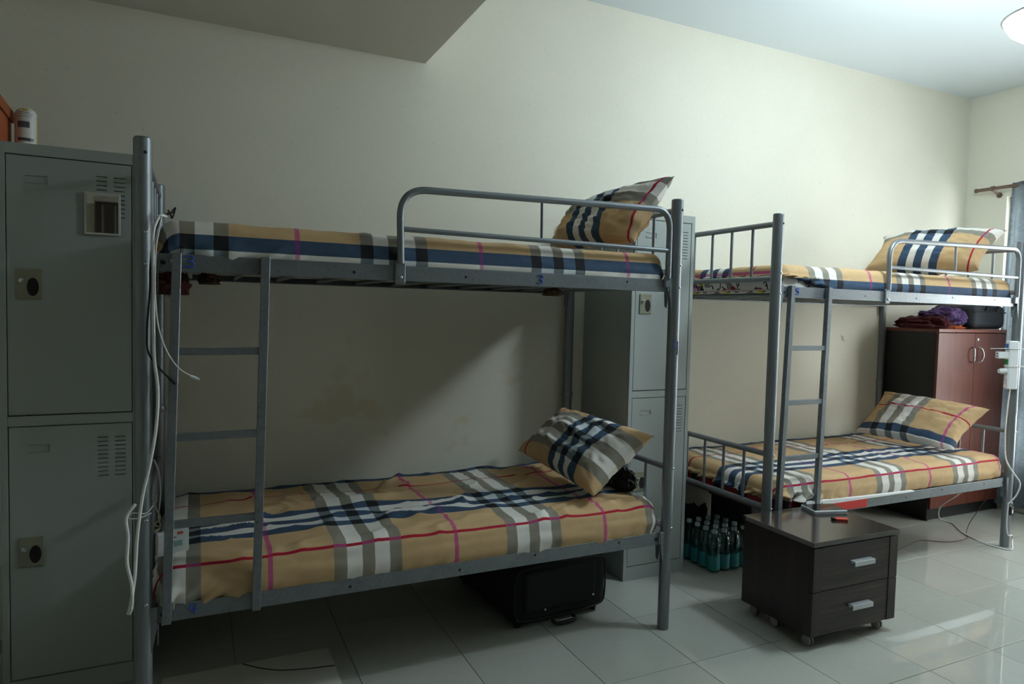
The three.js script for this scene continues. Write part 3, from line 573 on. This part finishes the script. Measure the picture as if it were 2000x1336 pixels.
// ---------------------------------------------------------------- cables, adapters and bits hanging on the near bed
{
  const k = 'cables hanging on the near left post';
  tag(obj('power_cable', cable([[.060, 1.606, -.02], [.045, 1.60, .024], [.031, 1.564, .035], [.028, 1.497, .035], [.030, 1.393, .035], [.029, 1.303, .034], [.031, 1.183, .034], [.040, 1.092, .034], [.036, .985, .034], [.021, .879, .034], [0, .774, .034], [-.014, .653, .035], [-.021, .531, .036], [-.032, .45, .037], [-.037, .426, .038], [-.030, .44, .043], [-.027, .505, .041], [-.040, .584, .040], [-.037, .659, .041], [-.041, .72, .041], [-.02, .752, .040]], .0048, 260), M.cableWhite), 'thick white cable running down the near left bed post', 'cable', k);
  const usb = thing('charging_cable', 'thin white charging cable curving across the ladder of the near bunk', 'cable', [0, 0, 0], 0, k);
  obj('cord', cable([[.050, 1.60, .028], [.036, 1.50, .042], [.036, 1.333, .042], [.046, 1.258, .042], [.067, 1.198, .042], [.097, 1.152, .042], [.131, 1.127, .042]], .002), M.cableWhite, usb);
  obj('plug', [rod(V(.128, 1.129, .042), V(.146, 1.121, .042), .0042), rod(V(.146, 1.121, .042), V(.152, 1.118, .042), .0026)], M.white, usb);
  const bk = thing('charging_cable', 'black charging cable hanging behind the thick white one on the near bunk', 'cable', [0, 0, 0], 0, k);
  obj('cord', cable([[.052, 1.605, .0], [.036, 1.56, .031], [.021, 1.452, .029], [.020, 1.393, .0295], [.012, 1.258, .029], [.016, 1.198, .029], [.047, 1.149, .031], [.072, 1.121, .034]], .0028), M.black, bk);
  obj('plug', rod(V(.070, 1.123, .034), V(.088, 1.105, .036), .0045), M.black, bk);
  tag(obj('tied_cord', [cable([[.022, .721, .031], [-.011, .710, .034], [-.037, .714, .034], [-.027, .727, .034], [.009, .723, .034], [.026, .741, .029]], .0018), cable([[.029, .874, .004], [.041, .839, .006], [.046, .776, .006], [.041, .70, .006], [.045, .666, .006], [.030, .652, .004]], .0022)], M.cableWhite), 'loop of thin white cord tied round the near left post', 'cord', k);
  const hk = tag(obj('wire_hanger', [cable([[.030, .765, .012], [.034, .77, .014], [.034, .755, .014], [.030, .742, .013], [.036, .725, .012], [.046, .695, .010], [.030, .68, .010], [.046, .668, .010], [.030, .66, .010]], .0022)], std({ color: 0xb8b08a, roughness: .5 })), 'twisted pale wire hook hanging between post and ladder', 'hook');
  const ad = thing('power_adapter', 'small white adapter with printed card on the near lower mattress', 'adapter', [.075, .563, -.055], .25);
  obj('adapter_body', box(-.045, .010, 0, .072, -.012, .014, .004), M.white, ad);
  obj('printed_card', new THREE.BoxGeometry(.063, .076, .0018).translate(.0135, .044, .015), std({ map: canvasTex(128, 128, (g, w, h) => { g.fillStyle = '#cfdad6'; g.fillRect(0, 0, w, h); g.fillStyle = '#c0483a'; g.fillRect(60, 20, 34, 14); g.fillStyle = '#3b4448'; g.fillRect(14, 44, 40, 5); g.fillRect(30, 84, 50, 5); g.fillStyle = '#7fa8a6'; g.fillRect(10, 66, 80, 30); }), roughness: .5 }), ad);
  lump('rag', 'dark brown rag tucked under the upper bunk beside the ladder', 'rag', .075, 1.372, -.085, .05, .045, .03, std({ color: 0x4a2119, roughness: .95 }), 40, .5);
  lump('rag', 'small brown rag hanging below the right end of the upper near bunk', 'rag', 1.42, 1.41, -.08, .04, .02, .03, std({ color: 0x4a3722, roughness: .95 }), 47, .4);
  lump('rag', 'small dark rag poking out below the upper near bunk, right of the ladder stile', 'rag', .178, 1.408, -.08, .032, .022, .03, std({ color: 0x3a2412, roughness: .95 }), 44, .4);
}
{ // scribbles on the long wall
  const z = WALL + .001;
  obj('scribble', [stroke([[.009, 1.702, z], [.022, 1.72, z], [.036, 1.722, z], [.030, 1.708, z]], .0016), stroke([[.036, 1.735, z], [.046, 1.716, z], [.05, 1.702, z], [.063, 1.75, z], [.048, 1.726, z]], .0022), stroke([[.028, 1.716, z], [.058, 1.728, z]], .0016)], M.blackInk, wallBack);
  obj('scribble', [stroke([[4.146, 1.233, z], [4.155, 1.21, z], [4.15, 1.2, z]], .0014), stroke([[4.165, 1.225, z], [4.17, 1.195, z], [4.185, 1.2, z]], .0014)], std({ color: 0x8a8577, roughness: .8 }), wallBack);
}

// ---------------------------------------------------------------- power strip on the far right post
{
  const px = B2[0] + BED_L, pz = B2[2];
  const s = thing('power_strip', 'white power strip with plugs tied to the far right bed post', 'power strip', [px - .052, 0, pz + .008], -.52);
  obj('strip_body', box(-.028, .028, .955, 1.24, -.022, .022, .008), M.white, s);
  const face = -.0285;                                  // sockets on the side that looks along the bed
  obj('switch', box(face - .002, face + .002, 1.19, 1.222, -.012, .012, .001), std({ color: 0x1f6db5, roughness: .4 }), s);
  obj('socket', box(face - .001, face + .002, 1.10, 1.13, -.016, .016, .001), std({ color: 0x2f8a44, roughness: .4 }), s);
  obj('socket', box(face - .001, face + .002, .985, 1.02, -.016, .016, .001), std({ color: 0xd0d3d3, roughness: .4 }), s);
  const ad = obj('adapter', box(face - .055, face, 1.135, 1.175, -.018, .018, .004), M.white, s); obj('adapter_pins', [box(face - .0555, face - .05, 1.145, 1.152, -.006, .006), box(face - .0555, face - .05, 1.16, 1.167, -.006, .006)], M.black, ad);
  obj('plug', [rod(V(face, 1.06, 0), V(face - .028, 1.06, 0), .017, 18), rod(V(face - .028, 1.06, 0), V(face - .040, 1.06, 0), .013, 18)], M.white, s);
  obj('cable_tie', [spline([[.03, 1.195, .024], [.075, 1.196, .045], [.115, 1.196, .012], [.10, 1.195, -.045], [.04, 1.195, -.05], [-.028, 1.195, -.024], [-.03, 1.195, .0], [-.028, 1.195, .023], [.03, 1.195, .024]], .0022, 60), rod(V(-.028, 1.196, .0235), V(-.14, 1.193, .030), .002), spline([[.03, 1.09, .024], [.075, 1.091, .045], [.115, 1.091, .012], [.10, 1.09, -.045], [.04, 1.09, -.05], [-.028, 1.09, -.024], [-.03, 1.09, 0], [-.028, 1.09, .023], [.03, 1.09, .024]], .0022, 60)], M.cableWhite, s);
  obj('cord', cable([[0, .96, 0], [-.004, .92, .002], [-.012, .83, .005], [-.014, .66, .004], [-.002, .53, .008], [.03, .46, .028], [.068, .40, .03], [.052, .33, .03], [.012, .275, .026]], .0042), M.cableWhite, s);
  tag(obj('extension_cable', cable([[4.50, .27, -.018], [4.492, .16, -.016], [4.50, .09, -.01], [4.56, .075, -.018], [4.585, .05, -.03], [4.55, .03, -.01], [4.50, .0065, .012], [4.47, .0055, -.06], [4.478, .0055, -.132], [4.56, .0055, -.302], [4.70, .0055, -.46], [4.66, .02, -.506], [4.62, .10, -.49], [4.56, .25, -.33], [4.55, .362, -.24]], .0038, 160), M.cableWhite), 'white cable trailing over the floor beside the far right bed post', 'cable');
  tag(obj('thin_cable', cable([[4.545, .36, -.12], [4.60, .2, -.22], [4.62, .05, -.30], [4.56, .004, -.28], [4.487, .0035, -.227], [4.284, .0035, -.227], [4.16, .0035, -.305], [4.0, .0035, -.28], [3.85, .0035, -.25]], .0022, 120), std({ color: 0x5b2a28, roughness: .5 })), 'thin dark red cable on the floor under the far bunk', 'cable');
  const c = thing('padlock', 'small black padlock hanging at the foot of the far right post', 'padlock', [px - .008, .20, pz + .032]);
  obj('padlock_body', box(-.014, .014, 0, .05, -.006, .006, .003), M.black, c); obj('label', box(-.006, .006, .012, .034, .0055, .0066), M.white, c);
  obj('shackle', spline([[-.009, .048, 0], [-.009, .068, 0], [0, .076, 0], [.009, .068, 0], [.009, .048, 0]], .002), M.chrome, c);
}

// ---------------------------------------------------------------- curtains on a brown rod in front of the window
{
  const X = 5.365, ry = 2.315;
  const r = thing('curtain_rod', 'brown metal curtain rod above the window', 'curtain rod');
  const bronze = std({ color: 0x6f5b4e, roughness: .4, metalness: .4 });
  obj('rod', rod(V(X, ry, -.80), V(X, ry, 1.22), .0125, 14), bronze, r);
  for (const z of [-.805, 1.225]) obj('finial', ball(X, ry, z, .016), bronze, r);
  for (const z of [-.69, .25, 1.15]) obj('bracket', [rod(V(X, ry - .012, z), V(RIGHT + .001, ry - .04, z), .007), rod(V(RIGHT - .006, ry - .04, z), V(RIGHT + .002, ry - .04, z), .02), lathe([[.0125, -.012], [.018, -.011], [.018, .011], [.0125, .012]], 14).rotateX(Math.PI / 2).translate(X, ry, z)], bronze, r);
  const fab = phys({ map: tex(256, 256, (u, v) => { const q = 14 * pn(u, v, 7) + 16 * pn(u, v, 26, 3) + 9 * pn(u, v, 80, 5); return [clamp(92 + q), clamp(102 + q), clamp(107 + q)]; }), roughness: 1, transmission: .42, thickness: 0, side: THREE.DoubleSide });
  for (const [z0, z1, label, edge] of [[-.565, -.02, 'grey-blue curtain panel at the right edge behind the far bunk', 1]]) {
    const nz = 220, ny = 24, pos = [], uv = [], idx = [];
    for (let j = 0; j <= ny; j++) for (let i = 0; i <= nz; i++) {
      const q = i / nz, h = j / ny, y = .05 + (ry + .022 - .05) * h;
      const spread = edge ? .05 * (1 - h) : 0;           // the hanging edge swings out a little towards the corner
      const z = z0 - spread * (1 - q) + (z1 - z0) * q;
      const amp = .026 * (1 - .25 * h), x = X + amp * Math.sin(q * (z1 - z0) * 62 + .5 * Math.sin(q * 9 + h * 1.2)) + .01 * noise(q * 7, h * 2, 3) - .004;
      pos.push(h > .985 ? X + .55 * (x - X) : x, y, z); uv.push(q * (z1 - z0) * 1.6 * 2, y * 2);
    }
    for (let j = 0; j < ny; j++) for (let i = 0; i < nz; i++) { const a = j * (nz + 1) + i, b = a + 1, c = a + nz + 1, d = c + 1; idx.push(a, b, c, b, d, c); }
    const g = new THREE.BufferGeometry(); g.setAttribute('position', new THREE.Float32BufferAttribute(pos, 3)); g.setAttribute('uv', new THREE.Float32BufferAttribute(uv, 2)); g.setIndex(idx); g.computeVertexNormals();
    tag(obj('curtain', g, fab), label, 'curtain');
  }
}

renderer.render(scene, camera);
